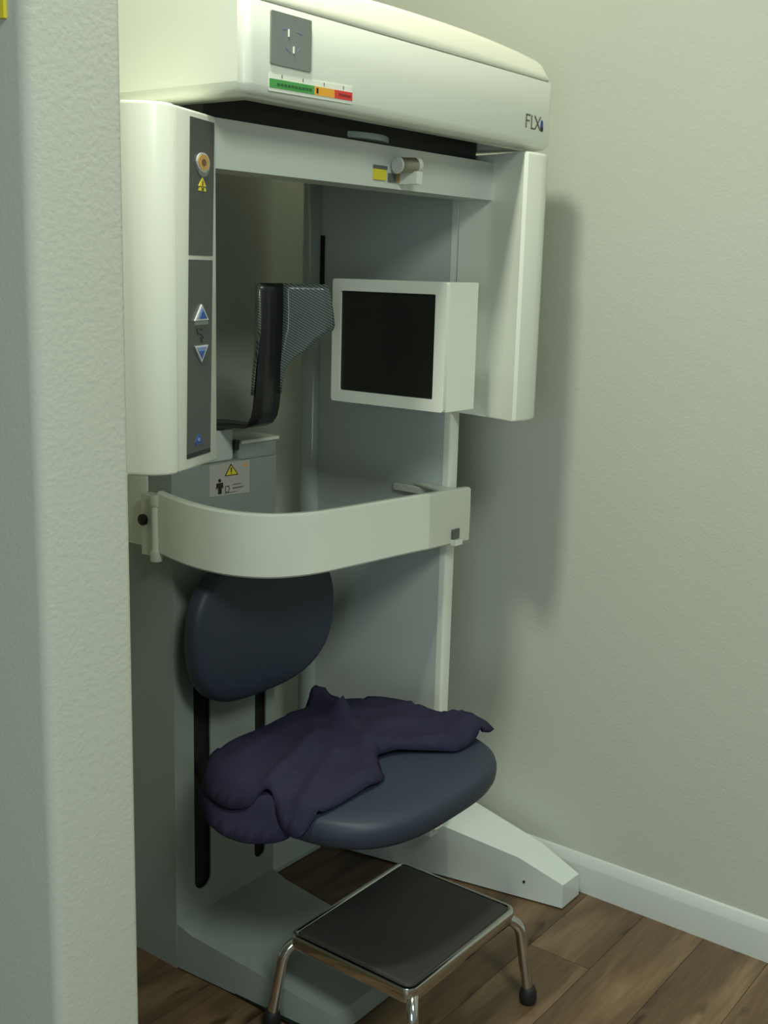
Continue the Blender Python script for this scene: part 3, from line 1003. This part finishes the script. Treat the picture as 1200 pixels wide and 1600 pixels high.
top_poly = [(1.435, 1.492), (1.485, 1.512), (1.560, 1.522), (1.650, 1.522), (1.740, 1.524), (1.795, 1.536), (1.822, 1.522), (1.8525, 1.484), (1.897, 1.421), (1.915, 1.340), (1.928, 1.275), (1.962, 1.236), (1.985, 1.212), (1.962, 1.184),
            (1.888, 1.168), (1.800, 1.160), (1.766, 1.180), (1.720, 1.225), (1.690, 1.245), (1.650, 1.250), (1.612, 1.212), (1.585, 1.188), (1.510, 1.188), (1.445, 1.192), (1.384, 1.208), (1.386, 1.252), (1.408, 1.302), (1.388, 1.345), (1.382, 1.400), (1.398, 1.458)]
bmc = cloth_sheet(top_poly, 0.0125, cloth_z)
low_poly = [(1.52, 1.225), (1.44, 1.215), (1.392, 1.230), (1.374, 1.27), (1.362, 1.33), (1.364, 1.39), (1.386, 1.455), (1.43, 1.485), (1.50, 1.45)]
cloth_sheet(low_poly, 0.0125, cloth_low, bmc)
cl = obj('blanket', bmc, 'cloth', None, ang=80)
md = cl.modifiers.new('thickness', 'SOLIDIFY'); md.thickness = 0.007; md.offset = 0.3
tag(cl, 'crumpled dark plum cloth thrown over the blue scanner seat', 'cloth')

# ------------------------------------------------------------------ step stool
T = empty('step_stool')
tag(T, 'low chrome step stool with black rubber tread in front of the seat', 'stool')
TX0, TX1, TY0, TY1, TZ = 1.489, 1.852, 1.038, 1.330, 0.207
rim_o = rrect(TX0, TX1, TY0, TY1, 0.022, 6)
rings = []
for d, z in ((0.010, TZ - 0.030), (0.003, TZ - 0.030), (0.0, TZ - 0.026), (0.0, TZ - 0.006), (0.002, TZ - 0.001), (0.007, TZ + 0.0005), (0.012, TZ - 0.0015), (0.0135, TZ - 0.006)):
    rings.append([(x, y, z) for x, y in rrect(TX0 + d, TX1 - d, TY0 + d, TY1 - d, max(0.022 - d, 0.006), 6)])
obj('rim', loft(rings), 'chrome', T, ang=50)
rings = []
for d, z in ((0.012, TZ - 0.008), (0.012, TZ - 0.002), (0.015, TZ + 0.0012), (0.02, TZ + 0.0018)):
    rings.append([(x, y, z) for x, y in rrect(TX0 + d, TX1 - d, TY0 + d, TY1 - d, 0.012, 6)])
obj('tread', loft(rings), 'mat', T, ang=50)
for sx_, sy_ in ((-1, -1), (1, -1), (1, 1), (-1, 1)):
    cxs = (TX0 + TX1) / 2 + sx_ * (TX1 - TX0) / 2
    cys = (TY0 + TY1) / 2 + sy_ * (TY1 - TY0) / 2
    A = Vector((cxs - sx_ * 0.040, cys - sy_ * 0.022, TZ - 0.019)); B = Vector((cxs + sx_ * 0.001, cys + sy_ * 0.002, TZ - 0.021))
    E_ = Vector((cxs + sx_ * 0.011, cys + sy_ * 0.028, 0.022)); Cc = B.lerp(E_, 0.24)
    pts = [A.lerp(B, t).lerp(B.lerp(Cc, t), t) for t in [k / 9 for k in range(10)]] + [Cc.lerp(E_, k / 4) for k in range(1, 5)]
    lg = obj('leg', tube(pts, 0.0112, 14), 'chrome', T, ang=60)
    px, py = pts[-1].x, pts[-1].y
    obj('rubber_tip', tube([(px, py, 0.0), (px, py, 0.003), (px, py, 0.014), (px, py, 0.026), (px, py, 0.034), (px, py, 0.036)], [0.013, 0.0165, 0.0185, 0.0165, 0.014, 0.012], 18), 'rubbertip', lg, ang=60)

# ------------------------------------------------------------------ yellow sign on the partition, cut by the picture's edge
tag(obj('wall_sign', box(0.8085, 0.8128, 1.1475, 1.34, 1.706, 1.90, 0.001, 1), 'yellow', smooth=False), 'yellow sign on the partition wall at the upper left corner', 'sign')
